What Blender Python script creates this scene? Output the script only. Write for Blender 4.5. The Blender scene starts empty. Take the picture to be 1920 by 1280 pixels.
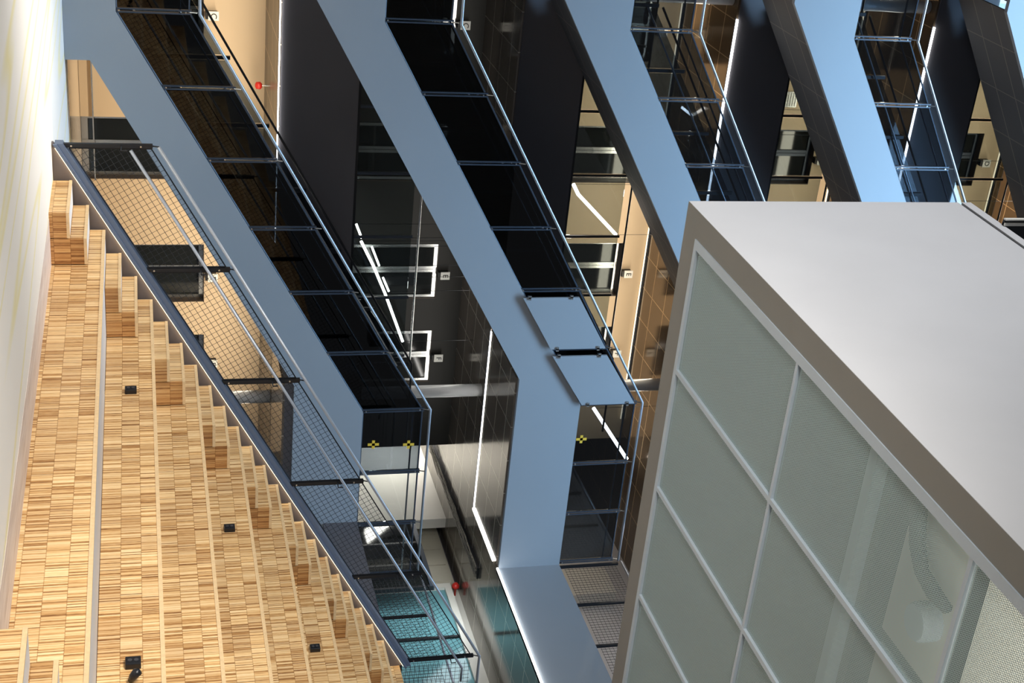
import bpy, bmesh, math, random
from mathutils import Vector, Matrix

random.seed(7)
C = bpy.context.scene
ZO = 0.88          # height of the camera above the lowest floor; raw z values below are relative to the eye

# ------------------------------------------------------------------ camera (photo is turned on its side)
cam_d = bpy.data.cameras.new('camera')
cam = bpy.data.objects.new('camera', cam_d)
C.collection.objects.link(cam)
IR = Vector((-0.09532702, -0.23597895, 0.9670712))
ID = Vector((0.89468165, -0.44622474, -0.02069373))
FW = Vector((0.43641438, 0.86324818, 0.25366331))
m = Matrix((IR, -ID, -FW)).transposed().to_4x4()
m.translation = Vector((0, 0, ZO))
cam.matrix_world = m
cam_d.sensor_width = 36.0
cam_d.lens = 36.0 * 2633.34 / 1920.0
cam_d.clip_start = 0.05
cam_d.clip_end = 200
C.camera = cam

# ------------------------------------------------------------------ world, lights, exposure
C.view_settings.view_transform = 'Standard'
C.view_settings.look = 'None'
C.view_settings.gamma = 1
C.view_settings.use_curve_mapping = False
C.view_settings.exposure = 0.0
w = bpy.data.worlds.new('world'); C.world = w; w.use_nodes = True
bg = w.node_tree.nodes['Background']
bg.inputs[0].default_value = (0.80, 0.84, 0.92, 1)
bg.inputs[1].default_value = 0.14

def area(name, loc, target, sx, sy, power, col, spread=180):
    l = bpy.data.lights.new(name, 'AREA'); l.shape = 'RECTANGLE'
    l.size = sx; l.size_y = sy; l.energy = power; l.color = col; l.spread = math.radians(spread)
    o = bpy.data.objects.new(name, l); C.collection.objects.link(o)
    o.location = (loc[0], loc[1], loc[2] + ZO)
    d = Vector(target) - Vector(loc)
    o.rotation_euler = d.to_track_quat('-Z', 'Y').to_euler()
    return o
area('skylight', (7.5, 12.0, 18), (7.9, 18, 10.0), 13, 3.2, 1000, (0.42, 0.70, 1.0), 74)
area('side_window', (-7, 10.5, 7.5), (4, 9.8, 5.6), 5, 4, 138, (0.97, 0.98, 1.0), 62)
area('tribune_fill', (-2, 4, 2.5), (8, 9.5, 0.3), 3, 2, 195, (1.0, 0.95, 0.88), 72)  # unseen fill added beside the camera to brighten the wooden tiers
area('hall_fill', (0.5, 12.5, 6.5), (3.0, 14, -0.88), 2, 5, 160, (1.0, 0.97, 0.92), 62)  # unseen fill added over the hall to brighten the pale floor

# ------------------------------------------------------------------ materials
MT = {}
def nt(name):
    mt = bpy.data.materials.new(name); mt.use_nodes = True
    t = mt.node_tree; b = t.nodes['Principled BSDF']; MT[name] = mt
    return mt, t, b
def pr(name, col, rough=0.5, metal=0.0, var=0.06, scale=3.0, bump=0.0, spec=0.5):
    mt, t, b = nt(name); N = t.nodes; L = t.links
    g = N.new('ShaderNodeNewGeometry'); n = N.new('ShaderNodeTexNoise'); n.inputs['Scale'].default_value = scale
    n.inputs['Detail'].default_value = 5
    L.new(g.outputs['Position'], n.inputs['Vector'])
    mx = N.new('ShaderNodeMixRGB'); mx.inputs[1].default_value = tuple(c * (1 - var) for c in col) + (1,)
    mx.inputs[2].default_value = tuple(min(1, c * (1 + var)) for c in col) + (1,)
    L.new(n.outputs['Fac'], mx.inputs[0]); L.new(mx.outputs[0], b.inputs['Base Color'])
    b.inputs['Roughness'].default_value = rough; b.inputs['Metallic'].default_value = metal
    b.inputs['Specular IOR Level'].default_value = spec
    if bump:
        bp = N.new('ShaderNodeBump'); bp.inputs['Strength'].default_value = bump; bp.inputs['Distance'].default_value = 0.01
        L.new(n.outputs['Fac'], bp.inputs['Height']); L.new(bp.outputs[0], b.inputs['Normal'])
    return mt
def emis(name, col, s):
    mt, t, b = nt(name)
    b.inputs['Base Color'].default_value = col + (1,)
    b.inputs['Emission Color'].default_value = col + (1,); b.inputs['Emission Strength'].default_value = s
    return mt
class NN:   # tiny node helper
    def __init__(s, t): s.t = t; s.N = t.nodes; s.L = t.links
    def m(s, op, a, b=None, c=None):
        n = s.N.new('ShaderNodeMath'); n.operation = op
        for i, v in enumerate((a, b, c)):
            if v is None: continue
            if isinstance(v, (int, float)): n.inputs[i].default_value = v
            else: s.L.new(v, n.inputs[i])
        return n.outputs[0]
    def pos(s):
        g = s.N.new('ShaderNodeNewGeometry'); x = s.N.new('ShaderNodeSeparateXYZ')
        s.L.new(g.outputs['Position'], x.inputs[0]); return x.outputs[0], x.outputs[1], x.outputs[2], g
    def wn(s, a, b=None):
        c = s.N.new('ShaderNodeCombineXYZ'); 
        s.L.new(a, c.inputs[0])
        if b is not None: s.L.new(b, c.inputs[1])
        n = s.N.new('ShaderNodeTexWhiteNoise'); n.noise_dimensions = '3D'; s.L.new(c.outputs[0], n.inputs[0])
        return n.outputs[0]
    def ramp(s, f, stops):
        r = s.N.new('ShaderNodeValToRGB'); e = r.color_ramp.elements
        e[0].position, e[0].color = stops[0][0], stops[0][1] + (1,)
        e[1].position, e[1].color = stops[-1][0], stops[-1][1] + (1,)
        for p, c in stops[1:-1]:
            k = e.new(p); k.color = c + (1,)
        s.L.new(f, r.inputs[0]); return r.outputs[0]
    def mul(s, a, b, f=1.0, mode='MULTIPLY'):
        n = s.N.new('ShaderNodeMixRGB'); n.blend_type = mode
        if isinstance(f, float): n.inputs[0].default_value = f
        else: s.L.new(f, n.inputs[0])
        for i, v in ((1, a), (2, b)):
            if isinstance(v, tuple): n.inputs[i].default_value = v + (1,)
            else: s.L.new(v, n.inputs[i])
        return n.outputs[0]

RIS, GOI = 0.1583, 0.275
def wood_mosaic(name, tones, dark=1.0):
    mt, t, b = nt(name); q = NN(t); x, y, z, g = q.pos()
    u = q.m('ADD', x, y)
    zz = q.m('DIVIDE', q.m('ADD', z, RIS * 20 + 0.0 - (ZO - 0.37)), RIS)
    col = q.m('FLOOR', zz)
    off = q.m('MULTIPLY', q.wn(col), 3.0)
    uu = q.m('ADD', u, off)
    strip = q.m('FLOOR', q.m('DIVIDE', uu, 0.0105))
    blk = q.m('FLOOR', q.m('DIVIDE', uu, 0.21))
    r1 = q.wn(strip, col); r2 = q.wn(blk, q.m('ADD', col, 50.0))
    nz = t.nodes.new('ShaderNodeTexNoise'); nz.inputs['Scale'].default_value = 1.0; nz.inputs['Detail'].default_value = 3
    cb = t.nodes.new('ShaderNodeCombineXYZ'); t.links.new(q.m('MULTIPLY', uu, 160.0), cb.inputs[0]); t.links.new(q.m('MULTIPLY', z, 14.0), cb.inputs[1])
    t.links.new(cb.outputs[0], nz.inputs['Vector'])
    f = q.m('ADD', q.m('MULTIPLY', r1, 0.62), q.m('MULTIPLY', nz.outputs[0], 0.38))
    c = q.ramp(f, tones)
    tone = q.ramp(r2, [(0.0, (0.80, 0.74, 0.68)), (0.45, (0.95, 0.93, 0.9)), (1.0, (1.08, 1.08, 1.06))])
    c = q.mul(c, tone)
    fr = q.m('FRACT', zz); e = q.m('MINIMUM', fr, q.m('SUBTRACT', 1.0, fr))
    seam = q.m('LESS_THAN', e, 0.018)
    c = q.mul(c, (0.62, 0.52, 0.42), q.m('MULTIPLY', seam, 0.8))
    c = q.mul(c, (dark, dark, dark))
    t.links.new(c, b.inputs['Base Color']); b.inputs['Roughness'].default_value = 0.45
    return mt
TONES = [(0.14, (0.18, 0.07, 0.02)), (0.30, (0.46, 0.245, 0.085)), (0.46, (0.68, 0.43, 0.19)), (0.68, (0.80, 0.56, 0.29)), (0.92, (0.90, 0.71, 0.43))]
wood_mosaic('wood_mosaic', TONES)
wood_mosaic('wood_mosaic_shaded', [(0.1, (0.16, 0.06, 0.015)), (0.4, (0.42, 0.20, 0.065)), (0.7, (0.60, 0.34, 0.13)), (1.0, (0.72, 0.48, 0.23))])  # darker copy of the mosaic, side-face shade put into the colour
pr('wood_edge', (0.72, 0.52, 0.29), 0.5, var=0.18, scale=30)
pr('tread_grey', (0.74, 0.73, 0.74), 0.6, var=0.05)
pr('blue_steel', (0.28, 0.31, 0.345), 0.5, var=0.04, scale=1.1, bump=0.02)
pr('rail_steel', (0.42, 0.45, 0.50), 0.3, metal=0.55)
pr('channel_blue', (0.13, 0.17, 0.25), 0.4, metal=0.2)
pr('post_steel', (0.045, 0.06, 0.085), 0.4, metal=0.3)
pr('black_steel', (0.012, 0.014, 0.018), 0.4, metal=0.2)
pr('charcoal', (0.10, 0.098, 0.112), 0.6, var=0.15, scale=0.8)
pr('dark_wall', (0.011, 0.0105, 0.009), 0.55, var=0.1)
pr('cream_wall', (0.62, 0.48, 0.32), 0.6, var=0.06, scale=0.9)
pr('pale_wall', (0.72, 0.70, 0.64), 0.6)
pr('kerb_board', (0.15, 0.125, 0.12), 0.6)
pr('grey_plaster', (0.60, 0.60, 0.61), 0.75, var=0.06, scale=1.3, bump=0.12)
pr('soffit_frame', (0.24, 0.235, 0.22), 0.7, var=0.05)
pr('trim_grey', (0.50, 0.58, 0.66), 0.5)
pr('alu', (0.62, 0.63, 0.62), 0.22, metal=0.9)
pr('socket_black', (0.006, 0.007, 0.01), 0.35)
pr('socket_pin', (0.05, 0.05, 0.055), 0.3)
pr('column_white', (0.72, 0.74, 0.76), 0.3, var=0.02)
pr('sign_white', (0.82, 0.82, 0.78), 0.5, var=0.01)
pr('letter_black', (0.01, 0.01, 0.01), 0.5)
pr('alarm_red', (0.65, 0.03, 0.02), 0.35)
pr('tag_yellow', (0.75, 0.48, 0.05), 0.5)
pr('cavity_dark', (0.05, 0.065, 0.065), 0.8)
pr('cavity_white', (0.60, 0.58, 0.52), 0.7)
pr('hose_dark', (0.05, 0.05, 0.055), 0.5)
pr('teal_glass', (0.16, 0.36, 0.40), 0.12)
pr('dark_glass', (0.012, 0.014, 0.014), 0.06)
pr('cabinet_cream', (0.50, 0.47, 0.38), 0.4)
pr('cable_bits', (0.30, 0.28, 0.24), 0.3, var=0.9, scale=22)
pr('reveal_dark', (0.05, 0.035, 0.025), 0.5)
pr('floor_tan', (0.62, 0.50, 0.36), 0.12)
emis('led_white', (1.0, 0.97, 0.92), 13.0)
emis('led_dim', (1.0, 0.86, 0.62), 1.5)
emis('led_warm', (1.0, 0.80, 0.52), 6.0)

def floor_mat(name, base, tint):
    mt, t, b = nt(name); q = NN(t); x, y, z, g = q.pos()
    n1 = t.nodes.new('ShaderNodeTexNoise'); n1.inputs['Scale'].default_value = 0.5; n1.inputs['Detail'].default_value = 4
    t.links.new(g.outputs['Position'], n1.inputs['Vector'])
    # thin wandering yellow veins running mainly in depth
    cb = t.nodes.new('ShaderNodeCombineXYZ')
    t.links.new(q.m('ADD', q.m('MULTIPLY', x, 0.8), q.m('MULTIPLY', y, 0.05)), cb.inputs[0]); t.links.new(q.m('MULTIPLY', y, 0.05), cb.inputs[1])
    n2 = t.nodes.new('ShaderNodeTexNoise'); n2.inputs['Scale'].default_value = 1.0; n2.inputs['Detail'].default_value = 1
    t.links.new(cb.outputs[0], n2.inputs['Vector'])
    v = q.m('ABSOLUTE', q.m('SUBTRACT', n2.outputs[0], 0.5)); vein = q.m('SUBTRACT', 1.0, q.m('MINIMUM', q.m('MULTIPLY', v, 75.0), 1.0))
    v2 = q.m('ABSOLUTE', q.m('SUBTRACT', n2.outputs[0], 0.6)); vein2 = q.m('SUBTRACT', 1.0, q.m('MINIMUM', q.m('MULTIPLY', v2, 90.0), 1.0))
    c = q.mul(base, tint, n1.outputs[0], 'MIX')
    c = q.mul(c, (0.86, 0.76, 0.34), q.m('MULTIPLY', q.m('MAXIMUM', vein, vein2), 0.75), 'MIX')
    t.links.new(c, b.inputs['Base Color']); b.inputs['Roughness'].default_value = 0.6
floor_mat('floor_cream', (0.92, 0.87, 0.80), (0.87, 0.84, 0.79))
floor_mat('floor_pale', (0.84, 0.83, 0.81), (0.76, 0.75, 0.72))

def plank_mat(name):
    mt, t, b = nt(name); q = NN(t); x, y, z, g = q.pos()
    cb = t.nodes.new('ShaderNodeCombineXYZ'); t.links.new(q.m('MULTIPLY', x, 40.0), cb.inputs[0]); t.links.new(q.m('MULTIPLY', y, 1.6), cb.inputs[1])
    n = t.nodes.new('ShaderNodeTexNoise'); n.inputs['Scale'].default_value = 1.0; n.inputs['Detail'].default_value = 5
    t.links.new(cb.outputs[0], n.inputs['Vector'])
    c = q.ramp(n.outputs[0], [(0.3, (0.52, 0.42, 0.38)), (0.5, (0.70, 0.60, 0.55)), (0.75, (0.80, 0.73, 0.69))])
    t.links.new(c, b.inputs['Base Color']); b.inputs['Roughness'].default_value = 0.5
plank_mat('pale_plank')

def tile_mat(name, col, line, rough, sx=0.6, sy=1.2, metal=0.0):
    mt, t, b = nt(name); q = NN(t); x, y, z, g = q.pos()
    fx = q.m('FRACT', q.m('ADD', q.m('DIVIDE', x, sx), 20.3)); fy = q.m('FRACT', q.m('ADD', q.m('DIVIDE', y, sy), 20.33))
    a = q.m('LESS_THAN', q.m('MULTIPLY', fx, sx), 0.014); bb = q.m('LESS_THAN', q.m('MULTIPLY', fy, sy), 0.022)
    ln = q.m('MAXIMUM', a, bb)
    n = t.nodes.new('ShaderNodeTexNoise'); n.inputs['Scale'].default_value = 1.2; t.links.new(g.outputs['Position'], n.inputs['Vector'])
    c = q.mul(col, tuple(k * 1.35 for k in col), n.outputs[0], 'MIX')
    c = q.mul(c, line, ln, 'MIX')
    t.links.new(c, b.inputs['Base Color']); b.inputs['Roughness'].default_value = rough; b.inputs['Metallic'].default_value = metal
    bp = t.nodes.new('ShaderNodeBump'); bp.inputs['Strength'].default_value = 0.12; bp.inputs['Distance'].default_value = 0.02
    t.links.new(n.outputs[0], bp.inputs['Height']); t.links.new(bp.outputs[0], b.inputs['Normal'])
tile_mat('tile_bronze', (0.17, 0.12, 0.075), (0.75, 0.55, 0.34), 0.14, 0.6, 0.6, metal=0.5)
tile_mat('tile_brown', (0.05, 0.04, 0.03), (0.62, 0.50, 0.36), 0.28, 0.6, 0.6)
tile_mat('tile_dark', (0.17, 0.145, 0.12), (0.62, 0.58, 0.50), 0.13, 0.6, 0.6, metal=0.35)
tile_mat('tile_stair', (0.06, 0.062, 0.068), (0.20, 0.18, 0.16), 0.62, sx=0.8, sy=0.55)

def glass_mat(name, tint, refl=0.9):
    mt, t, b = nt(name); N = t.nodes; L = t.links
    N.remove(b)
    tr = N.new('ShaderNodeBsdfTransparent'); tr.inputs[0].default_value = tint + (1,)
    gl = N.new('ShaderNodeBsdfGlossy'); gl.inputs['Roughness'].default_value = 0.02; gl.inputs[0].default_value = (refl, refl, refl, 1)
    fr = N.new('ShaderNodeFresnel'); fr.inputs[0].default_value = 1.45
    mx = N.new('ShaderNodeMixShader'); L.new(fr.outputs[0], mx.inputs[0]); L.new(tr.outputs[0], mx.inputs[1]); L.new(gl.outputs[0], mx.inputs[2])
    L.new(mx.outputs[0], N['Material Output'].inputs[0])
glass_mat('glass_dark', (0.14, 0.155, 0.17))
glass_mat('glass_mid', (0.42, 0.46, 0.50))
glass_mat('glass_clear', (0.60, 0.64, 0.64))
glass_mat('glass_plain', (0.90, 0.92, 0.92))

def perforated(name):
    mt, t, b = nt(name); q = NN(t); x, y, z, g = q.pos(); N = t.nodes; L = t.links
    p = 0.0135
    a = q.m('DIVIDE', x, p); bb = q.m('DIVIDE', y, p)
    row = q.m('FLOOR', bb); sh = q.m('MULTIPLY', q.m('MODULO', row, 2.0), 0.5)
    fx = q.m('SUBTRACT', q.m('FRACT', q.m('ADD', a, sh)), 0.5); fy = q.m('SUBTRACT', q.m('FRACT', bb), 0.5)
    d = q.m('ADD', q.m('MULTIPLY', fx, fx), q.m('MULTIPLY', fy, fy))
    hole = q.m('LESS_THAN', d, 0.145)
    b.inputs['Base Color'].default_value = (0.50, 0.64, 0.66, 1); b.inputs['Roughness'].default_value = 0.5; b.inputs['Metallic'].default_value = 0.1
    tr = N.new('ShaderNodeBsdfTransparent'); mx = N.new('ShaderNodeMixShader')
    L.new(hole, mx.inputs[0]); L.new(b.outputs[0], mx.inputs[1]); L.new(tr.outputs[0], mx.inputs[2])
    L.new(mx.outputs[0], N['Material Output'].inputs[0])
perforated('perforated_metal')

# ------------------------------------------------------------------ mesh helpers
WL = {}
def link(o): C.collection.objects.link(o); return o
class MB:
    def __init__(s): s.v = []; s.f = []
    def box(s, x0, x1, y0, y1, z0, z1):
        x0, x1 = min(x0, x1), max(x0, x1); y0, y1 = min(y0, y1), max(y0, y1); z0, z1 = min(z0, z1), max(z0, z1)
        k = len(s.v)
        s.v += [(x, y, z) for x in (x0, x1) for y in (y0, y1) for z in (z0, z1)]
        for f in ((0, 1, 3, 2), (4, 6, 7, 5), (0, 4, 5, 1), (2, 3, 7, 6), (0, 2, 6, 4), (1, 5, 7, 3)): s.f.append([k + i for i in f])
        return s
    def prism(s, pts, a, b, axis='y'):
        # pts in (x,z) for axis y; (y,z) for axis x; (x,y) for axis z
        def mk(p, d):
            return {'y': (p[0], d, p[1]), 'x': (d, p[0], p[1]), 'z': (p[0], p[1], d)}[axis]
        n = len(pts); k = len(s.v)
        s.v += [mk(p, a) for p in pts] + [mk(p, b) for p in pts]
        s.f.append([k + i for i in range(n)][::-1]); s.f.append([k + n + i for i in range(n)])
        for i in range(n): j = (i + 1) % n; s.f.append([k + i, k + j, k + n + j, k + n + i])
        return s
    def tube(s, pts, r, n=8, caps=True):
        P = [Vector(p) for p in pts]; rings = []
        up0 = Vector((0.13, 0.31, 0.94))
        for i, p in enumerate(P):
            d = ((P[i + 1] - P[i]).normalized() if i < len(P) - 1 else Vector((0, 0, 0))) + ((P[i] - P[i - 1]).normalized() if i else Vector((0, 0, 0)))
            d.normalize()
            a = d.cross(up0)
            if a.length < 1e-3: a = d.cross(Vector((1, 0, 0)))
            a.normalize(); b = d.cross(a).normalized()
            k = len(s.v); rr = r[i] if isinstance(r, (list, tuple)) else r
            s.v += [tuple(p + a * (math.cos(2 * math.pi * j / n) * rr) + b * (math.sin(2 * math.pi * j / n) * rr)) for j in range(n)]
            rings.append(k)
        for a0, b0 in zip(rings, rings[1:]):
            for j in range(n): jj = (j + 1) % n; s.f.append([a0 + j, a0 + jj, b0 + jj, b0 + j])
        if caps: s.f.append([rings[0] + j for j in range(n)][::-1]); s.f.append([rings[-1] + j for j in range(n)])
        return s
    def build(s, name, mat, parent=None, bevel=0.0, smooth=False):
        if parent is not None: org = WL[parent.name]
        else:
            xs, ys, zs = zip(*s.v); org = Vector(((min(xs) + max(xs)) / 2, (min(ys) + max(ys)) / 2, min(zs)))
        me = bpy.data.meshes.new(name); me.from_pydata([tuple(Vector(v) - org) for v in s.v], [], s.f); me.update()
        bm = bmesh.new(); bm.from_mesh(me); bmesh.ops.recalc_face_normals(bm, faces=bm.faces); bm.to_mesh(me); bm.free()
        me.materials.append(MT[mat])
        if smooth:
            for p in me.polygons: p.use_smooth = True
        o = link(bpy.data.objects.new(name, me))
        if parent is not None: o.parent = parent; WL[o.name] = org
        else: o.location = (org.x, org.y, org.z + ZO); WL[o.name] = org
        if bevel:
            md = o.modifiers.new('bevel', 'BEVEL'); md.width = bevel; md.segments = 2; md.limit_method = 'ANGLE'
        return o
def thing(name, label, cat, loc, group=None):
    o = link(bpy.data.objects.new(name, None)); o.location = (loc[0], loc[1], loc[2] + ZO); WL[o.name] = Vector(loc)
    o.empty_display_size = 0.2
    o['label'] = label; o['category'] = cat
    if group: o['group'] = group
    return o
def tag(o, label, cat, group=None):
    o['label'] = label; o['category'] = cat
    if group: o['group'] = group
    return o
def st(mb, name, mat, **k):
    o = mb.build(name, mat, **k); o['kind'] = 'structure'; return o

def clip(p, d, poly):
    t0, t1 = -1e9, 1e9; n = len(poly)
    ar = sum(poly[i][0] * poly[(i + 1) % n][1] - poly[(i + 1) % n][0] * poly[i][1] for i in range(n))
    sg = 1 if ar > 0 else -1
    for i in range(n):
        a = poly[i]; b = poly[(i + 1) % n]; nx, ny = -(b[1] - a[1]) * sg, (b[0] - a[0]) * sg
        den = d[0] * nx + d[1] * ny; num = (p[0] - a[0]) * nx + (p[1] - a[1]) * ny
        if abs(den) < 1e-9:
            if num < 0: return None
            continue
        t = -num / den
        if den > 0: t0 = max(t0, t)
        else: t1 = min(t1, t)
    return (t0, t1) if t1 - t0 > 0.01 else None
def wires(poly, ang, sp, to3, r, wave=0.0):
    mb = MB(); cx = sum(p[0] for p in poly) / len(poly); cz = sum(p[1] for p in poly) / len(poly)
    for k, a in enumerate((ang, ang + math.pi / 2)):
        d = (math.cos(a), math.sin(a)); nn = (-d[1], d[0])
        R = int(3.0 / sp)
        for i in range(-R, R + 1):
            p = (cx + nn[0] * i * sp, cz + nn[1] * i * sp)
            c = clip(p, d, poly)
            if c:
                mb.tube([to3(p[0] + d[0] * c[0], p[1] + d[1] * c[0], k), to3(p[0] + d[0] * c[1], p[1] + d[1] * c[1], k)], r, 4, False)
    return mb

SL = 0.5714                       # slope of the flights
TH = math.atan(SL)
LZ = [-0.25, 3.12, 6.49, 9.855, 13.22]      # tops of the level fascias along the flights
FL = [-0.88, 3.10, 6.47, 9.83, 13.19]       # gallery floors
CE = [1.94, 5.44, 8.80, 12.15, 15.5]        # gallery ceilings
ORD = ['lowest', 'second', 'third', 'fourth', 'topmost']

# ================================================================== SETTING
st(MB().box(-12, 5.40, -3, 14.90, -1.08, -0.88), 'floor', 'floor_cream')
st(MB().box(-12, 22, 14.90, 18.70, -1.08, -0.882), 'floor', 'floor_pale')
st(MB().box(-12, 22, 18.70, 22.40, -1.08, -0.884), 'floor', 'floor_tan')
st(MB().box(5.40, 5.90, 5.0, 14.90, -1.08, -0.878), 'trim_1', 'pale_plank')

doors_x = {'C': (4.85, 5.90), 'D': (7.04, 8.06), 'E': (9.20, 10.24), 'F': (10.86, 11.90)}
signx = {'C': 5.37, 'D': 7.58, 'E': 9.76, 'F': 11.37}
for n in range(5):
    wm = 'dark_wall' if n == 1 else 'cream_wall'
    z0, z1 = FL[n], CE[n]; dt = z0 + 1.88
    mb = MB(); xs = -6.0
    for k in 'CDEF':
        a, b = doors_x[k]; mb.box(xs, a, 22.0, 22.25, z0, z1); mb.box(a, b, 22.0, 22.25, dt, z1); xs = b
    mb.box(xs, 13.24, 22.0, 22.25, z0, z1)
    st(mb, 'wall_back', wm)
    if n:
        st(MB().box(-6, 22, 19.76, 24.5, CE[n - 1] + 0.03, FL[n]), 'floor', 'charcoal')
    st(MB().box(-6, 13.2, 19.79, 22.25, z1, z1 + 0.03), 'ceiling', 'tile_brown' if n == 0 else 'tile_dark' if n == 1 else 'tile_bronze')
    if n:     # landing and lobby slabs east of the stair void
        st(MB().box(9.76, 13.2, 18.09, 19.76, CE[n - 1] + 0.03, FL[n]), 'floor', 'charcoal')
        st(MB().box(9.76, 13.19, 18.09, 19.74, CE[n - 1], CE[n - 1] + 0.03), 'ceiling', 'tile_dark' if n in (1, 2) else 'tile_bronze')
        st(MB().box(13.28, 22, 14.7, 19.76, CE[n - 1] + 0.03, FL[n]), 'floor', 'charcoal')
        st(MB().box(13.2, 22, 14.7, 28, CE[n - 1], CE[n - 1] + 0.03), 'ceiling', 'tile_dark' if n < 3 else 'tile_bronze')
        st(MB().box(-6, 4.0, 18.09, 19.76, LZ[n] - 0.35, FL[n]), 'floor', 'charcoal')
st(MB().box(-6, 22, 22.25, 28, 15.5, 15.7), 'ceiling', 'charcoal')
st(MB().box(-6, 22, 28.0, 28.2, -0.88, 15.5), 'wall_north', 'dark_wall')

# turned fascia bands of the lobbies (run toward the viewer along depth)
for n, lab in ((1, 'lower'), (2, 'upper')):
    st(MB().box(13.2, 13.28, 14.7 if n == 1 else 11.0, 18.0, LZ[n] - 1.05, LZ[n]), 'trim_%d' % (n + 1), 'blue_steel')
st(MB().box(13.28, 22, 11.0, 14.7, CE[1] + 0.03, FL[2]), 'floor', 'charcoal')
st(MB().box(13.2, 22, 11.0, 14.7, CE[1], CE[1] + 0.03), 'ceiling', 'tile_dark')

# lobby wall beyond the galleries, level one
st(MB().box(14.65, 14.85, 21.65, 27, 3.1, 5.44), 'wall_lobby', 'pale_wall')
st(MB().box(15.3, 15.5, 20.3, 22.9, 3.1, 5.44), 'wall_lobby', 'charcoal')
st(MB().box(15.3, 15.5, 14.7, 20.3, 3.1, 5.44), 'wall_lobby', 'pale_wall')
st(MB().box(13.24, 15.3, 27, 27.2, 3.1, 5.44), 'wall_lobby', 'pale_wall')
st(MB().box(14.3, 14.5, 22.4, 26.5, -0.88, 1.94), 'wall_lobby', 'cream_wall')
st(MB().box(15.3, 15.5, 10.5, 27, 6.5, 8.8), 'wall_lobby', 'tread_grey')
tag(MB().box(15.0, 15.29, 19.5, 20.3, 6.47, 8.2).build('white_cabinet', 'pale_wall'), 'white cabinet behind the upper depthwise mesh railing, at the turn of the blue band', 'cabinet')
a = thing('storage_cabinet', 'cream panelled wall cabinets at the dark lobby end, left of the teal window', 'cabinet', (15.2, 21.0, 3.1))
MB().box(15.12, 15.28, 20.28, 22.3, 3.1, 5.36).build('body', 'cabinet_cream', a)
for k in range(4):
    y = 20.30 + k * 0.5
    d = MB().box(15.08, 15.12, y, y + 0.47, 3.15, 5.30).build('door', 'cabinet_cream', a)
    MB().box(15.05, 15.08, y + 0.06, y + 0.09, 4.0, 4.35).build('handle', 'black_steel', d)
a = thing('glass_screen', 'dark glass screen with black posts in front of the cream cabinets', 'screen', (14.6, 20.5, 3.1))
MB().box(14.60, 14.62, 19.5, 21.5, 3.15, 4.72).build('pane', 'dark_glass', a)
for y in (19.5, 20.17, 20.83, 21.5): MB().box(14.57, 14.65, y - 0.025, y + 0.025, 3.1, 4.78).build('post', 'black_steel', a)
MB().box(14.56, 14.66, 19.48, 21.52, 4.72, 4.80).build('top_rail', 'post_steel', a)
a = thing('interior_window', 'large teal tinted window with a pale frame beyond the mesh railing', 'window', (15.2, 18.6, 3.2))
MB().box(15.10, 15.26, 17.0, 20.25, 3.15, 3.27).box(15.10, 15.26, 17.0, 20.25, 5.15, 5.27).box(15.10, 15.26, 17.0, 17.12, 3.27, 5.15).box(15.10, 15.26, 20.13, 20.25, 3.27, 5.15).build('frame', 'pale_wall', a)
MB().box(15.16, 15.20, 17.12, 20.13, 3.27, 5.15).build('pane', 'teal_glass', a)
MB().box(15.12, 15.15, 18.75, 18.80, 3.27, 5.15).build('mullion', 'black_steel', a)
tag(MB().tube([(15.03, 20.14, 5.35), (15.08, 20.14, 5.35), (15.12, 20.14, 5.35), (15.13, 20.14, 5.35), (15.3, 20.14, 5.35)], [0.03, 0.07, 0.07, 0.02, 0.02], 14).build('alarm_bell', 'alarm_red', smooth=True), 'small round red alarm bell above the corner of the teal window', 'alarm')
# service slot with cables in the lobby ceiling
a = thing('cable_tray', 'open black service slot full of tangled cables in the tiled ceiling', 'cable tray', (14.3, 20.5, 5.40))
MB().box(13.90, 14.12, 19.0, 23.4, 5.40, 5.438).build('tray', 'black_steel', a)
for k in range(9):
    x0 = 13.90 + 0.024 * k; pts = [(x0 + 0.02 * math.sin(j * 1.7 + k), 19.05 + j * 0.30, 5.385 + 0.012 * math.sin(j * 2.3 + k * 2)) for j in range(15)]
    MB().tube(pts, 0.009, 5).build('cable', 'cable_bits', a)

# ================================================================== TRIBUNE (seating tiers)
AY0, AY1 = 13.58, 14.50
tierX = [5.90 + 0.825 * i for i in range(8)]
tierZ = [-0.37 + 3 * RIS * i for i in range(8)]
tierlab = ['lowest wooden seating tier, with pale planks at its foot and the broad white tread edge',
           'second wooden seating tier up, carrying two black socket boxes', 'third wooden seating tier up from the pale floor',
           'fourth wooden seating tier up, with one black socket box', 'fifth wooden seating tier up from the pale floor',
           'sixth wooden seating tier up, with the last black socket box', 'seventh wooden seating tier up, near the mesh railing',
           'topmost wooden seating tier, narrowest against the kerb light']
for i, (X, Z) in enumerate(zip(tierX, tierZ)):
    t = thing('seating_tier', tierlab[i], 'seating', (X, 10, Z - 3 * RIS), 'wooden seating tiers of the tribune')
    zb = -0.88 if i == 0 else Z - 3 * RIS
    MB().box(X, X + 0.02, 3.0, AY1, zb, Z - 0.03).build('riser', 'wood_mosaic', t)
    MB().box(X + 0.012, X + 0.83, 3.0, AY1, Z - 0.05, Z - 0.004).build('tread', 'tread_grey', t)
    MB().box(X - 0.008, X + 0.022, 3.0, AY1, Z - 0.032, Z).build('nosing', 'wood_edge', t)
    MB().box(X - 0.004, X + 0.02, AY1, AY1 + 0.012, max(zb, Z - RIS), Z).build('end_trim', 'wood_edge', t)
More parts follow.
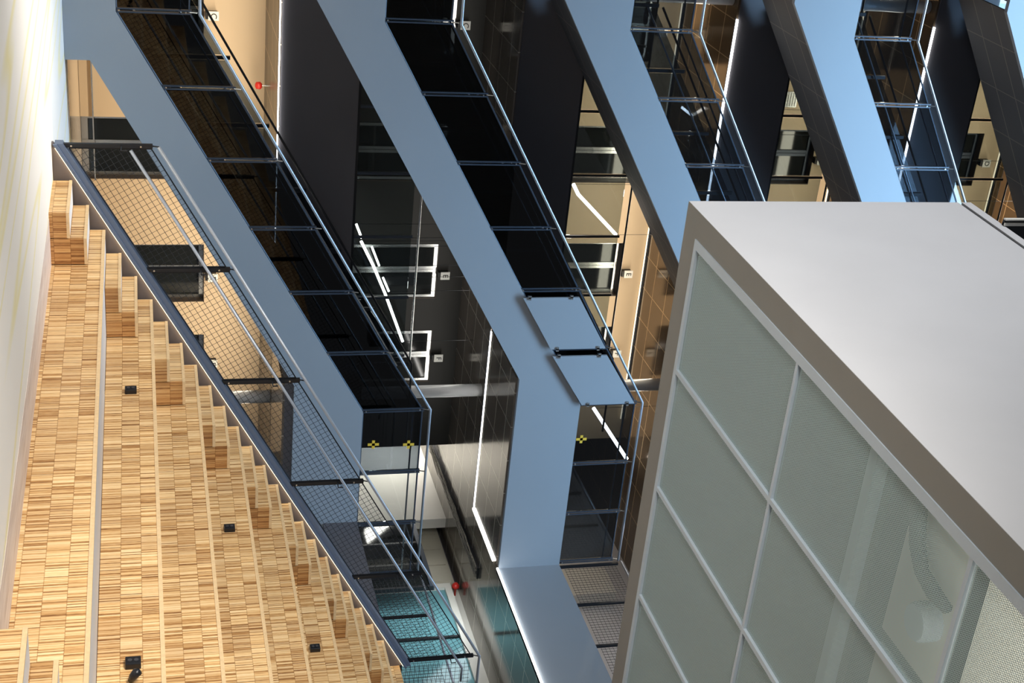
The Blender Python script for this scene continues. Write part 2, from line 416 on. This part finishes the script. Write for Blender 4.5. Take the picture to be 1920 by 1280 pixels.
def step_block(x0, x1, y0, y1, zb, zt, lab):
    t = thing('step_block', lab, 'step', ((x0 + x1) / 2, (y0 + y1) / 2, zb), 'wooden aisle step blocks on the tribune')
    MB().box(x0, x0 + 0.02, y0 + 0.02, y1, zb, zt - 0.03).build('riser', 'wood_mosaic', t)
    MB().box(x0 + 0.004, x1, y0, y0 + 0.02, zb, zt - 0.03).build('side_panel', 'wood_mosaic_shaded', t)
    MB().box(x0 + 0.01, x1, y0 + 0.005, y1, zt - 0.04, zt - 0.003).build('tread', 'tread_grey', t)
    MB().box(x0 - 0.006, x0 + 0.02, y0 - 0.006, y1, zt - 0.03, zt).box(x0 + 0.02, x1, y0 - 0.006, y0 + 0.012, zt - 0.03, zt).build('nosing', 'wood_edge', t)
nth = ['first', 'second', 'third', 'fourth', 'fifth', 'sixth', 'seventh', 'eighth']
for i in range(8):
    zb = tierZ[i] - 3 * RIS
    zbb = -0.88 if i == 0 else zb
    for k in (2, 1):
        x0 = tierX[i] - k * GOI - 0.01
        step_block(x0, tierX[i] - (k - 1) * GOI - (0.012 if k == 1 else 0.02), AY0, AY1, zbb, tierZ[i] - k * RIS,
                   '%s wooden aisle step by the lit kerb, leading onto the %s seating tier' % ('lower' if k == 2 else 'upper', nth[i]))
step_block(5.34, 5.60, 4.5, 7.0, -0.88, tierZ[0] - 2 * RIS, 'low wooden step block nearest the viewer, on the pale planks')
step_block(5.615, 5.888, 4.5, 7.02, -0.88, tierZ[0] - RIS, 'taller wooden step block nearest the viewer, against the lowest tier')
for (X, Y, Z, lab) in ((tierX[1], 12.39, -0.13, 'black socket box on the second tier, at its far end'), (tierX[1], 8.29, -0.12, 'black socket box on the second tier, nearest the viewer'),
                       (tierX[3], 12.38, 0.82, 'black socket box in the middle of the fourth tier'), (tierX[5], 12.39, 1.76, 'black socket box on the sixth tier, highest of all')):
    t = thing('socket_box', lab, 'socket', (X, Y, Z), 'black socket boxes on the risers')
    MB().box(X - 0.05, X, Y - 0.045, Y + 0.045, Z - 0.055, Z + 0.055).build('casing', 'socket_black', t, bevel=0.006)
    for dz in (-0.022, 0.022): MB().tube([(X - 0.054, Y, Z + dz), (X - 0.049, Y, Z + dz)], 0.016, 12).build('outlet', 'socket_pin', t)
tag(MB().tube([(6.70, 8.09, -0.14), (6.66, 8.09, -0.12), (6.62, 8.09, -0.09), (6.60, 8.09, -0.085)], [0.02, 0.03, 0.035, 0.012], 12).build('plug', 'socket_black', smooth=True),
    'shiny black plug head cut off by the photo edge, next to a socket box', 'plug')

# kerb with light strip beside the aisle
def kz(x): return -0.84 + 0.5726 * (x - 4.99)
k0, k1 = 4.95, 12.15
t = thing('stair_kerb', 'sloping kerb with blue steel channel and warm light strip beside the aisle steps', 'kerb', (8.5, 14.6, -0.88))
MB().prism([(k0, -0.88), (5.4, -0.88), (12.15, kz(12.15) - 0.75), (12.15, kz(12.15)), (k0, kz(k0))], 14.56, 14.62).build('board', 'kerb_board', t)
MB().prism([(k0, kz(k0)), (k1, kz(k1)), (k1, kz(k1) + 0.035), (k0, kz(k0) + 0.035)], 14.50, 14.53).prism([(k0, kz(k0) + 0.015), (k1, kz(k1) + 0.015), (k1, kz(k1) + 0.095), (k0, kz(k0) + 0.095)], 14.53, 14.66).build('channel', 'channel_blue', t)
MB().prism([(k0 + 0.05, kz(k0 + 0.05) - 0.012), (k1, kz(k1) - 0.012), (k1, kz(k1) - 0.002), (k0 + 0.05, kz(k0 + 0.05) - 0.002)], 14.535, 14.556).build('light_strip', 'led_warm', t)

# ---------------- mesh railing on the kerb
pX = [4.98, 6.40, 7.82, 9.25, 10.69, 12.10]
t = thing('mesh_railing', 'sloping black mesh railing with steel handrails along the wooden tribune', 'railing', (8.5, 14.6, -0.8))
for x in pX:
    zb = kz(x) + 0.06
    p = MB().box(x - 0.022, x + 0.022, 14.57, 14.61, zb, kz(x) + 0.98).build('post', 'black_steel', t)
    b = MB()
    for dz in (0.10, 0.80): b.tube([(x, 14.555, zb + dz), (x, 14.57, zb + dz)], 0.010, 8)
    b.build('bolt', 'alu', p)
    MB().tube([(x, 14.59, kz(x) + 0.98), (x, 14.56, kz(x) + 1.05)], 0.008, 6).tube([(x, 14.57, kz(x) + 0.66), (x + 0.02, 14.49, kz(x) + 0.66), (x + 0.02, 14.49, kz(x) + 0.72)], 0.008, 6).build('bracket', 'black_steel', p)
for a_, b_ in zip(pX, pX[1:]):
    a_ += 0.03; b_ -= 0.03
    lo, hi = 0.12, 0.95
    poly = [(a_, kz(a_) + lo), (b_, kz(b_) + lo), (b_, kz(b_) + hi), (a_, kz(a_) + hi)]
    pn = wires(poly, TH + 0.0, 0.062, lambda u, v, k: (u, 14.588 + 0.004 * k, v), 0.0026).build('mesh_panel', 'black_steel', t)
    fr = MB()
    pp = [(u, 14.59, v) for u, v in poly]
    for q0, q1 in zip(pp, pp[1:] + pp[:1]): fr.tube([q0, q1], 0.008, 5)
    fr.build('panel_frame', 'black_steel', pn)
MB().tube([(pX[0], 14.56, kz(pX[0]) + 1.04), (12.10, 14.56, kz(12.10) + 1.06), (13.6, 14.56, kz(12.10) + 1.06)], 0.019, 10).build('handrail', 'rail_steel', t, smooth=True)
MB().tube([(4.99, 14.47, kz(4.99) + 0.75), (12.2, 14.47, kz(12.2) + 0.75), (12.42, 14.47, kz(12.2) + 0.75)], 0.017, 10).build('lower_handrail', 'rail_steel', t, smooth=True)
pn = wires([(12.18, kz(12.1) + 0.05), (13.15, kz(12.1) + 0.05), (13.15, kz(12.1) + 0.95), (12.18, kz(12.1) + 0.95)], 0, 0.062, lambda u, v, k: (u, 14.588 + 0.004 * k, v), 0.0026).build('mesh_panel', 'black_steel', t)
MB().box(13.13, 13.17, 14.57, 14.61, 3.12, 4.25).box(12.13, 13.15, 14.57, 14.61, 3.15, 3.24).build('end_frame', 'black_steel', t)
st(MB().box(12.15, 13.2, 14.62, 18.0, 2.6, 3.12), 'floor', 'charcoal')
st(MB().box(12.15, 13.2, 3.0, 14.56, 2.6, 3.20), 'floor', 'wood_mosaic')

def depth_mesh_rail(z, y0, y1, lab):
    t = thing('mesh_railing', lab, 'railing', (13.24, (y0 + y1) / 2, z))
    ys = []; y = y1
    while y > y0: ys.append(y); y -= 1.02
    for y in ys: MB().box(13.22, 13.26, y - 0.02, y + 0.02, z, z + 1.0).build('post', 'black_steel', t)
    for ya, yb in zip(ys, ys[1:]):
        wires([(yb + 0.03, z + 0.06), (ya - 0.03, z + 0.06), (ya - 0.03, z + 0.95), (yb + 0.03, z + 0.95)], 0, 0.062, lambda u, v, k: (13.238 + 0.004 * k, u, v), 0.003).build('mesh_panel', 'black_steel', t)
    MB().tube([(13.2, y0, z + 1.05), (13.2, y1, z + 1.05)], 0.018, 8).build('handrail', 'rail_steel', t, smooth=True)
depth_mesh_rail(3.13, 14.75, 18.0, 'black mesh railing running in depth on the lower lobby edge, before the teal window')
depth_mesh_rail(6.50, 12.0, 17.98, 'black mesh railing running in depth above the turned blue band, by the perforated box')

# ================================================================== FLIGHTS
bandlab = ['dark violet grey', 'slate blue', 'blue', 'pale blue', 'palest blue']
def band_poly(n):
    z0, z1 = LZ[n], LZ[n + 1] if n < 4 else LZ[n] + 3.366
    if n == 0:
        return [(3.7, -0.25 - 0.0), (4.41, z0), (10.22, z1), (13.2, z1), (13.2, z1 - 1.02), (9.75, z1 - 1.02), (5.03, z1 - 1.02 - (9.75 - 5.03) * SL + 0.02), (5.03, -0.88), (3.7, -0.88)]
    d = 1.02
    return [(-4.0, z0), (4.41, z0), (10.22, z1), (13.2, z1), (13.2, z1 - d), (9.75, z1 - d), (3.94, z0 - d), (-4.0, z0 - d)]
postX = [4.39 + 0.9717 * k for k in range(7)]
landX = [11.30, 12.23, 13.17]
for n in range(5):
    z0 = LZ[n]; z1 = z0 + 3.367
    t = thing('staircase', 'stair flight with %s side band, %s of the five stacked flights' % (bandlab[n], ORD[n]), 'staircase', (7, 18.8, z0 - 0.6), 'stacked stair flights across the atrium')
    pl = band_poly(n)
    # split the concave outline in convex pieces so that the band stays a clean solid
    if n == 0:
        low = pl[6][1]
        mb = MB().prism([(3.7, -0.25), (4.41, z0), (5.03, z0 + 0.62 * SL), (5.03, -0.88), (3.7, -0.88)], 18.0, 18.08)
        mb.prism([(5.03, z0 + 0.62 * SL), (10.22, z1), (9.75, z1 - 1.02), (5.03, low)], 18.0, 18.08)
        mb.prism([(10.22, z1), (13.2, z1), (13.2, z1 - 1.02), (9.75, z1 - 1.02)], 18.0, 18.08)
    else:
        mb = MB().prism([pl[0], pl[1], pl[6], pl[7]], 18.0, 18.08).prism([pl[1], pl[2], pl[5], pl[6]], 18.0, 18.08).prism([pl[2], pl[3], pl[4], pl[5]], 18.0, 18.08)
    mb.build('side_band', 'blue_steel', t)
    def zt(x): return z0 + (x - 4.41) * SL
    a0, a1 = (5.03, 9.75) if n == 0 else (3.94, 9.75)
    low0 = z1 - 1.02 - (9.75 - a0) * SL + 0.012
    MB().prism([(a0, low0), (a1, z1 - 1.005), (a1, z1 - 0.96), (a0, low0 + 0.045)], 18.08, 19.56).build('soffit', 'tile_stair', t)
    MB().prism([(4.41, z0), (10.22, z1), (10.22, z1 - 0.45), (4.41, z0 - 0.45)], 19.56, 19.62).build('far_stringer', 'post_steel', t)
    tr = MB()
    for k in range(20):
        x = 4.50 + k * 0.283; tr.box(x, x + 0.29, 18.08, 19.56, zt(x) - 0.06, zt(x) - 0.02).box(x, x + 0.02, 18.08, 19.56, zt(x) - 0.2, zt(x) - 0.05)
    tr.build('treads', 'charcoal', t)
    # near glass balustrade
    g = thing('glass_balustrade', 'glass balustrade with blue steel rail along the near edge of the %s stair flight' % ORD[n], 'balustrade', (7, 18.04, z0), 'glass balustrades of the stair flights')
    gm = 'glass_dark' if n < 2 else 'glass_mid'
    P = [(x, z0 + (x - 4.41) * SL) for x in postX]; P[-1] = (10.22, z1)
    left = [] if n == 0 else [(4.39 - 0.97 * k, z0) for k in (4, 3, 2, 1)]
    if n == 0: left = [(3.75, z0)]
    allp = left + P + [(x, z1) for x in landX]
    for i, (x, z) in enumerate(allp):
        mb = MB().box(x - 0.030, x - 0.012, 18.02, 18.06, z - 0.02, z + 0.93).box(x + 0.012, x + 0.030, 18.02, 18.06, z - 0.02, z + 0.93)
        p = mb.build('post', 'post_steel', g)
        b = MB(); b.tube([(x, 18.0, z + 0.05), (x, 18.02, z + 0.05)], 0.011, 8).tube([(x, 18.0, z + 0.86), (x, 18.02, z + 0.86)], 0.011, 8); b.build('bolt', 'alu', p)
        MB().tube([(x, 18.04, z + 0.91), (x, 18.01, z + 1.0)], 0.009, 6).build('bracket', 'alu', p)
    for i, (p0, p1) in enumerate(zip(allp, allp[1:])):
        xa, za, xb, zb = p0[0] + 0.035, p0[1], p1[0] - 0.035, p1[1]
        s = (p1[1] - p0[1]) / (p1[0] - p0[0]); za += 0.035 * s; zb -= 0.035 * s
        if n == 1 and 8.1 < p0[0] < 9.9:      # two panes replaced by painted boards
            up = tag(MB().prism([(xa + 0.05, za + 0.02), (xb + 0.0, zb + 0.02), (xb + 0.0, zb + 0.88), (xa + 0.05, za + 0.88)], 17.93, 17.96).build('cover_panel', 'blue_steel'),
                     'flat slate blue board clipped over the balustrade, %s one of the pair' % ('lower' if p0[0] < 9 else 'upper'), 'panel', 'blue boards clipped to the balustrade')
            for (cx, cz) in ((xa + 0.05, za + 0.12), (xa + 0.05, za + 0.76), (xb, zb + 0.12), (xb, zb + 0.76)):
                MB().box(cx - 0.04, cx + 0.03, 17.915, 17.925, cz - 0.02, cz + 0.02).box(cx - 0.015, cx + 0.005, 17.915, 17.99, cz - 0.02, cz + 0.02).build('clip', 'alu', g)
        pane = MB().prism([(xa, za + 0.02), (xb, zb + 0.02), (xb, zb + 0.90), (xa, za + 0.90)], 18.036, 18.046).build('glass_pane', gm if p0[0] < 10.1 else ('glass_plain' if n == 0 and p0[0] > 11 else 'glass_mid'), g)
        MB().tube([(xa, 18.04, za + 0.90), (xb, 18.04, zb + 0.90)], 0.013, 6).build('top_edge', 'post_steel', pane)
    def rail(y, dz, r, mt, nm, par):
        pts = ([(allp[0][0], y, z0 + dz)] + [(4.41, y, z0 + dz), (10.22, y, z1 + dz), (13.2, y, z1 + dz)])
        MB().tube(pts, r, 10).build(nm, mt, par, smooth=True)
    rail(18.01, 1.02, 0.020, 'rail_steel', 'handrail', g)
    rail(18.045, 0.0, 0.020, 'post_steel', 'bottom_rail', g)
    rail(18.12, 0.78, 0.014, 'rail_steel', 'inner_handrail', g)
    # far balustrade
    g = thing('far_balustrade', 'glass balustrade with black posts on the far edge of the %s stair flight' % (ORD[n]), 'balustrade', (7, 19.6, z0), 'far balustrades of the stair flights')
    for x, z in P: MB().box(x - 0.025, x + 0.025, 19.5, 19.54, z - 0.02, z + 0.95).build('post', 'black_steel', g)
    for (xa, za), (xb, zb) in zip(P, P[1:]):
        MB().prism([(xa + .04, za + 0.05), (xb - .04, zb + 0.03), (xb - .04, zb + 0.88), (xa + .04, za + 0.9)], 19.52, 19.53).build('glass_pane', 'glass_mid', g)
    MB().tube([(4.41, 19.5, z0 + 1.0), (10.22, 19.5, z1 + 1.0), (11.6, 19.5, z1 + 1.0)], 0.018, 8).build('handrail', 'black_steel', g, smooth=True)
    MB().tube([(4.41, 19.45, z0 + 0.75), (10.22, 19.45, z1 + 0.75)], 0.014, 8).build('inner_handrail', 'rail_steel', g, smooth=True)

# ================================================================== GALLERIES
lv = ['ground floor gallery', 'first gallery above ground', 'second gallery', 'third gallery', 'top gallery']
def letter(ch, x, y, z, size, parent):
    cu = bpy.data.curves.new('letter', 'FONT'); cu.body = ch; cu.size = size; cu.extrude = 0.003; cu.align_x = 'CENTER'; cu.align_y = 'CENTER'
    o = bpy.data.objects.new('tmp', cu); C.collection.objects.link(o); bpy.context.view_layer.update()
    dg = bpy.context.evaluated_depsgraph_get(); me = bpy.data.meshes.new_from_object(o.evaluated_get(dg))
    bpy.data.objects.remove(o)
    R = Matrix.Rotation(math.pi / 2, 4, 'X'); me.transform(R)
    org = WL[parent.name]; me.transform(Matrix.Translation(Vector((x, y, z)) - org))
    me.materials.clear(); me.materials.append(MT['letter_black'])
    l = link(bpy.data.objects.new('letter', me)); l.parent = parent; WL[l.name] = org
for n in range(5):
    z0, z1 = FL[n], CE[n]; dt = z0 + 1.88
    for k in 'CDEF':
        if (n == 4 and k in 'EF') or (n == 3 and k in 'F'): continue
        a, b = doors_x[k]
        d = thing('glass_door', 'dark double glass door with metal frame below letter %s on the %s' % (k, lv[n]), 'door', ((a + b) / 2, 22.1, z0), 'glass doors along the galleries')
        fm = 'alu' if n in (0, 1, 2) else 'post_steel'
        yy = 22.14 if n != 1 else 22.02
        MB().box(a + 0.02, b - 0.02, yy, yy + 0.07, dt - 0.08, dt - 0.01).box(a + 0.02, a + 0.07, yy, yy + 0.07, z0, dt - 0.08).box(b - 0.07, b - 0.02, yy, yy + 0.07, z0, dt - 0.08).build('frame', fm, d)
        mid = (a + b) / 2 - 0.03
        MB().box(mid - 0.055, mid - 0.004, yy + 0.005, yy + 0.065, z0, dt - 0.08).box(mid + 0.004, mid + 0.055, yy + 0.005, yy + 0.065, z0, dt - 0.08).build('stile', fm, d)
        for (p, q) in ((a + 0.07, mid - 0.055), (mid + 0.055, b - 0.07)):
            l = MB().box(p, q, yy + 0.03, yy + 0.045, z0 + 0.1, dt - 0.08).build('glass_leaf', 'dark_glass', d)
            MB().box(p, q, yy + 0.02, yy + 0.05, z0, z0 + 0.1).build('kick_plate', fm, l)
        MB().box(b - 0.015, b, 21.995, yy, z0, dt).box(a, b, 21.995, yy, dt - 0.01, dt).build('reveal', 'reveal_dark', d)
        x = signx[k]; zs = z0 + 1.98 + (0.02 if n else 0.04)
        s = thing('door_sign', 'small white letter %s sign over the glass door on the %s' % (k, lv[n]), 'sign', (x, 21.9, zs - 0.08), 'white letter signs over the gallery doors')
        MB().box(x - 0.07, x + 0.07, 21.88, 21.90, zs - 0.08, zs + 0.08).build('plate', 'sign_white', s)
        MB().box(x - 0.055, x + 0.055, 21.90, 22.0, zs - 0.12, zs + 0.06).build('bracket', 'letter_black', s)
        letter(k, x, 21.876, zs, 0.13, s)
    # LED profile on the slab edge
    ce = CE[n]
    l = thing('linear_light', 'long white light line under the slab edge of the %s' % lv[n], 'light', (8, 19.74, ce - 0.05), 'light lines under the slab edges')
    em = 'led_white' if n in (2, 3, 0) else 'led_white'
    runs = {0: (-2, 9.7), 1: (9.80, 13.17), 2: (4.60, 9.7), 3: (4.60, 9.7), 4: (4.6, 9.7)}[n]
    w_ = 0.010 if n == 0 else 0.019
    MB().box(runs[0], runs[1], 19.735, 19.758, ce - w_ / 2, ce + w_).build('diffuser', em, l)
    MB().box(runs[0] - 0.02, runs[1] + 0.02, 19.762, 19.785, ce - w_ / 2 - 0.005, ce - 0.002).build('housing', 'post_steel', l)
    if n > 1:
        l = thing('cove_light', 'thin warm light line where wall meets ceiling on the %s' % lv[n], 'light', (8, 21.95, ce - 0.05), 'light lines at the back wall')
        MB().box(4.0, 12.8, 21.95, 21.975, ce - 0.045, ce - 0.03).build('diffuser', 'led_dim', l)
        MB().box(4.0, 12.8, 21.94, 21.998, ce - 0.03, ce - 0.002).build('housing', 'post_steel', l)
    # corridor lamps
    if n in (0, 2, 3, 4):
        area('gallery_lamp', (7.5, 20.6, ce - 0.12), (7.5, 21.3, z0), 9, 0.3, 185 if n else 195, (1.0, 0.86, 0.66))
    else:
        area('gallery_lamp', (8.5, 20.6, ce - 0.12), (8.5, 21.3, z0), 9, 0.3, 60, (1.0, 0.95, 0.86))
    # gallery glass railing
    if n:
        hm = 'alu' if n == 1 else 'black_steel'
        g = thing('gallery_railing', 'glass railing with %s handrail on the slab edge of the %s' % ('bright metal' if n == 1 else 'black', lv[n]), 'railing', (7, 19.8, z0), 'glass railings of the galleries')
        xs = [4.05 + 1.03 * k for k in range(7)]
        for x in xs: MB().box(x - 0.018, x + 0.018, 19.80, 19.84, z0 - 0.0, z0 + 0.95).build('post', 'post_steel' if n == 1 else 'black_steel', g)
        for xa, xb in zip(xs, xs[1:]): MB().box(xa + 0.03, xb - 0.03, 19.815, 19.825, z0 + 0.04, z0 + 0.93).build('glass_pane', 'glass_clear', g)
        MB().tube([(4.0, 19.79, z0 + 1.04), (10.3, 19.79, z0 + 1.04)], 0.016, 8).build('handrail', hm, g, smooth=True)
        MB().box(4.0, 10.3, 19.78, 19.86, z0 + 0.0, z0 + 0.04).build('bottom_rail', 'black_steel', g)
    for x, w2 in ((11.03, 'right'), (4.35, 'left')):
        tag(MB().tube([(x, 20.05, z0), (x, 20.05, ce)], 0.105, 24).build('column', 'column_white', smooth=True),
            'round %s column on the %s' % ('white glossy' , lv[n]) + (', beyond the stair top' if w2 == 'right' else ', before the stair foot'), 'column', 'round columns of the galleries')
area('lobby_fill', (13.5, 24.0, 5.3), (14.65, 24.0, 4.2), 0.5, 2.6, 120, (1.0, 0.96, 0.88))  # unseen area lights added to brighten the lobbies
area('lobby_fill', (14.2, 18.0, 8.7), (15.0, 18.0, 7.5), 0.6, 4.0, 12, (1.0, 0.96, 0.92))
area('lobby_fill', (14.2, 19.0, 5.2), (15.3, 19.0, 4), 0.8, 3.0, 45, (0.9, 0.97, 1.0))
tag(MB().box(13.17, 13.195, 14.8, 17.98, 5.430, 5.455).box(13.17, 13.195, 18.2, 19.74, 5.41, 5.437).build('linear_light', 'led_white'), 'bright light line turning toward the viewer under the large blue band', 'light')
a = thing('alarm_bell', 'small red alarm bell hanging under the ground floor gallery ceiling', 'alarm', (6.33, 21.5, 1.75))
MB().tube([(6.33, 21.5, 1.96), (6.33, 21.5, 1.85)], 0.012, 8).build('stem', 'alu', a)
MB().tube([(6.33, 21.5, 1.86), (6.33, 21.5, 1.83), (6.33, 21.5, 1.77), (6.33, 21.5, 1.75)], [0.03, 0.06, 0.055, 0.02], 14).build('bell', 'alarm_red', a, smooth=True)
# ground-floor gallery light slot frame
tag(MB().box(2.0, 6.95, 21.97, 21.998, -0.70, -0.68).box(6.95, 8.08, 21.97, 21.998, -0.7, -0.68).build('skirting_rail', 'alu'), 'thin bright metal rail low on the cream wall behind the lowest stair band', 'rail')

# yellow tape crosses on the landing glass
for (x, y, lb) in ((700, 833, 'yellow tape cross low on the landing glass beside the dark violet grey band'), (766, 833, 'yellow tape cross near the top of the landing glass under the round column'), (1090, 823, 'bright yellow tape cross on the landing glass above the slate blue band')):
    c = at(x, y, 18.028) if False else tuple((FW * 2633.34 + IR * (x - 960) + ID * (y - 640)) * (18.028 / (FW * 2633.34 + IR * (x - 960) + ID * (y - 640)).y))
    tag(MB().box(c[0] - 0.022, c[0] + 0.022, 18.024, 18.028, c[2] - 0.085, c[2] + 0.085).box(c[0] - 0.07, c[0] + 0.07, 18.024, 18.028, c[2] - 0.022, c[2] + 0.022).build('tape_cross', 'tag_yellow'), lb, 'tape')

# glowing streaks added to stand for light reflections in the gallery glass
def add_streak(pts, r, lab):
    l = thing('reflection_streak', lab, 'light', pts[0], 'reflected-light streaks on the galleries')
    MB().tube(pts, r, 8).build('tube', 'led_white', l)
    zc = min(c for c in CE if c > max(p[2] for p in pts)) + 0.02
    for p in (pts[0], pts[-1]): MB().tube([p, (p[0], p[1], zc)], 0.004, 5).build('streak_hanger', 'black_steel', l)
def at(x, y, Y):
    r = FW * 2633.34 + IR * (x - 960) + ID * (y - 640); return tuple(r * (Y / r.y))
def atz(x, y, z):
    r = FW * 2633.34 + IR * (x - 960) + ID * (y - 640); return tuple(r * (z / r.z))
add_streak([at(677, 452, 20.9), at(700, 498, 20.9), at(722, 550, 20.9), at(755, 640, 20.9)], 0.024, 'long slanted white reflected-light streak behind the glass of the first gallery above ground')
add_streak([at(668, 420, 20.9), at(678, 446, 20.9)], 0.02, 'short white reflected-light streak near the first gallery floor edge')
add_streak([at(697, 462, 20.9), at(711, 498, 20.9)], 0.018, 'thin white reflected-light streak just above the long slanted one')
add_streak([at(718, 520, 20.9), at(729, 546, 20.9)], 0.018, 'thin short white reflected-light streak near the E door of the first gallery')
add_streak([at(1075, 345, 20.9), at(1084, 364, 20.9), at(1155, 440, 20.9)], 0.03, 'slanted white reflected-light streak across the olive wall of the second gallery')
add_streak([at(1113, 765, 20.9), at(1175, 860, 20.9)], 0.035, 'slanted white reflected-light streak behind the landing glass of the second gallery')
add_streak([at(1278, 201, 20.9), at(1340, 250, 20.9)], 0.022, 'slanted white reflected-light streak seen through the third stair balustrade')
add_streak([at(1730, 300, 20.9), at(1712, 376, 20.9)], 0.03, 'slanted white reflected-light streak behind the fourth stair balustrade')

# ================================================================== SUSPENDED PERFORATED BOX
t = thing('suspended_box', 'large grey plastered box overhead with a perforated metal underside', 'suspended volume', (9, 5, 4.5))
X0, X1, Y0, Y1, Z0, Z1 = 3.99, 13.0, -1.5, 10.46, 4.5, 7.2
MB().box(X0, X0 + 0.12, Y0, Y1, Z0, 7.07).build('side_wall', 'grey_plaster', t)
MB().box(X0, X0 + 0.12, Y0, Y1, 7.11, Z1).build('roof_edge', 'grey_plaster', t)
MB().box(X0 + 0.02, X0 + 0.12, Y0, Y1 - 0.02, 7.07, 7.11).build('shadow_gap', 'black_steel', t)
MB().box(X0 + 0.12, X1, Y1 - 0.12, Y1, Z0, Z1).build('end_wall', 'soffit_frame', t)
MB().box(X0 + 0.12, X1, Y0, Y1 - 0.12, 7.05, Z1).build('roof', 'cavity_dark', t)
MB().box(X0 + 0.001, X0 + 0.23, Y0, Y1 - 0.001, Z0 - 0.004, Z0 + 0.02).box(X0 + 0.23, X1, 10.18, Y1 - 0.001, Z0 - 0.004, Z0 + 0.02).build('soffit_border', 'soffit_frame', t)
tx = [4.25, 5.45, 6.65, 7.85, 9.05, 10.25, 11.45, 12.65]; ty = [10.15, 8.07, 5.68, 3.29, 0.9]
mb = MB().box(4.22, 4.30, Y0, 10.18, 4.485, 4.53).box(4.30, X1, 10.125, 10.18, 4.485, 4.53)
mb.build('soffit_trim', 'trim_grey', t)
for x in tx[1:]: MB().box(x - 0.022, x + 0.022, Y0, 10.125, 4.487, 4.53).build('long_bar', 'trim_grey', t)
for y in ty[1:]: 
    for xa, xb in zip(tx, tx[1:]): MB().box(xa + 0.022, xb - 0.022, y - 0.018, y + 0.018, 4.489, 4.53).build('cross_bar', 'trim_grey', t)
for xa, xb in zip(tx[:5], tx[1:6]):
    for yb, ya in zip(ty, ty[1:]):
        MB().box(xa + 0.03 if xa > 4.3 else 4.30, xb - 0.022, ya + 0.02, yb - 0.025, 4.512, 4.514).build('perforated_panel', 'perforated_metal', t)
a = tag(MB().box(4.2, 12.5, 7.17, 7.27, 4.72, 4.82).build('support_beam', 'trim_grey'), 'pale metal beam faintly visible above the perforated panels', 'beam')
for (xa, xb, ya, yb, lb) in ((4.15, 5.86, 6.27, 7.02, 'narrow white board above the perforated panels, farthest along the box'), (4.15, 5.86, 1.0, 6.08, 'large white board above the perforated panels, behind the hanging hose'),
                             (5.99, 9.0, 6.27, 7.02, 'long white board strip above the perforated panels, beside the pale beam'), (5.99, 9.0, 1.0, 6.08, 'white board above the perforated panels, at the photo bottom edge')):
    tag(MB().box(xa, xb, ya, yb, 4.98, 5.02).build('ceiling_board', 'cavity_white'), lb, 'board', 'white boards inside the overhead box')
tag(MB().tube([atz(1728, 880, 4.9), atz(1722, 960, 4.9), atz(1720, 1020, 4.9), atz(1728, 1070, 4.9), atz(1750, 1110, 4.9), atz(1775, 1140, 4.88)], [0.06, 0.06, 0.055, 0.05, 0.055, 0.04], 12).build('flexible_duct', 'hose_dark', smooth=True), 'dark curved flexible hose seen through the perforated panels', 'hose')
t2 = thing('roof_screen', 'black screen with a pale edge strip standing on the roof of the grey box', 'screen', (4.6, 9.9, 7.2))
xe = at(1890, 410, 9.9)[0]
MB().box(xe, xe + 0.012, 9.88, 9.92, 7.19, 9.0).box(xe + 0.035, xe + 0.06, 9.88, 9.92, 7.19, 9.0).build('edge_strip', 'pale_wall', t2)
MB().box(xe + 0.012, xe + 3.0, 9.90, 9.93, 7.19, 9.0).build('panel', 'black_steel', t2)
q = at(1482, 186, 21.97)
t2 = thing('vent_grille', 'small pale vent grille high on the cream wall of the third gallery', 'vent', q)
MB().box(q[0] - 0.14, q[0] + 0.14, 21.95, 21.998, q[2] - 0.12, q[2] + 0.12).build('frame', 'alu', t2)
for k in range(5): MB().box(q[0] - 0.12, q[0] + 0.12, 21.94, 21.95, q[2] - 0.10 + k * 0.045, q[2] - 0.08 + k * 0.045).build('slat', 'sign_white', t2)
q = atz(1728, 1165, 4.90)
tag(MB().tube([(q[0], q[1], 4.84), (q[0], q[1], 4.87), (q[0], q[1], 4.985)], [0.12, 0.135, 0.135], 24).build('duct_outlet', 'trim_grey'), 'round pale air outlet below the end of the dark hose, behind the perforated panel', 'air outlet')
area('box_fill', (6.2, 3.6, 4.6), (6.2, 3.6, 6), 4.2, 5.0, 110, (1.0, 0.95, 0.85))  # unseen upward fill added to brighten the boards inside the box
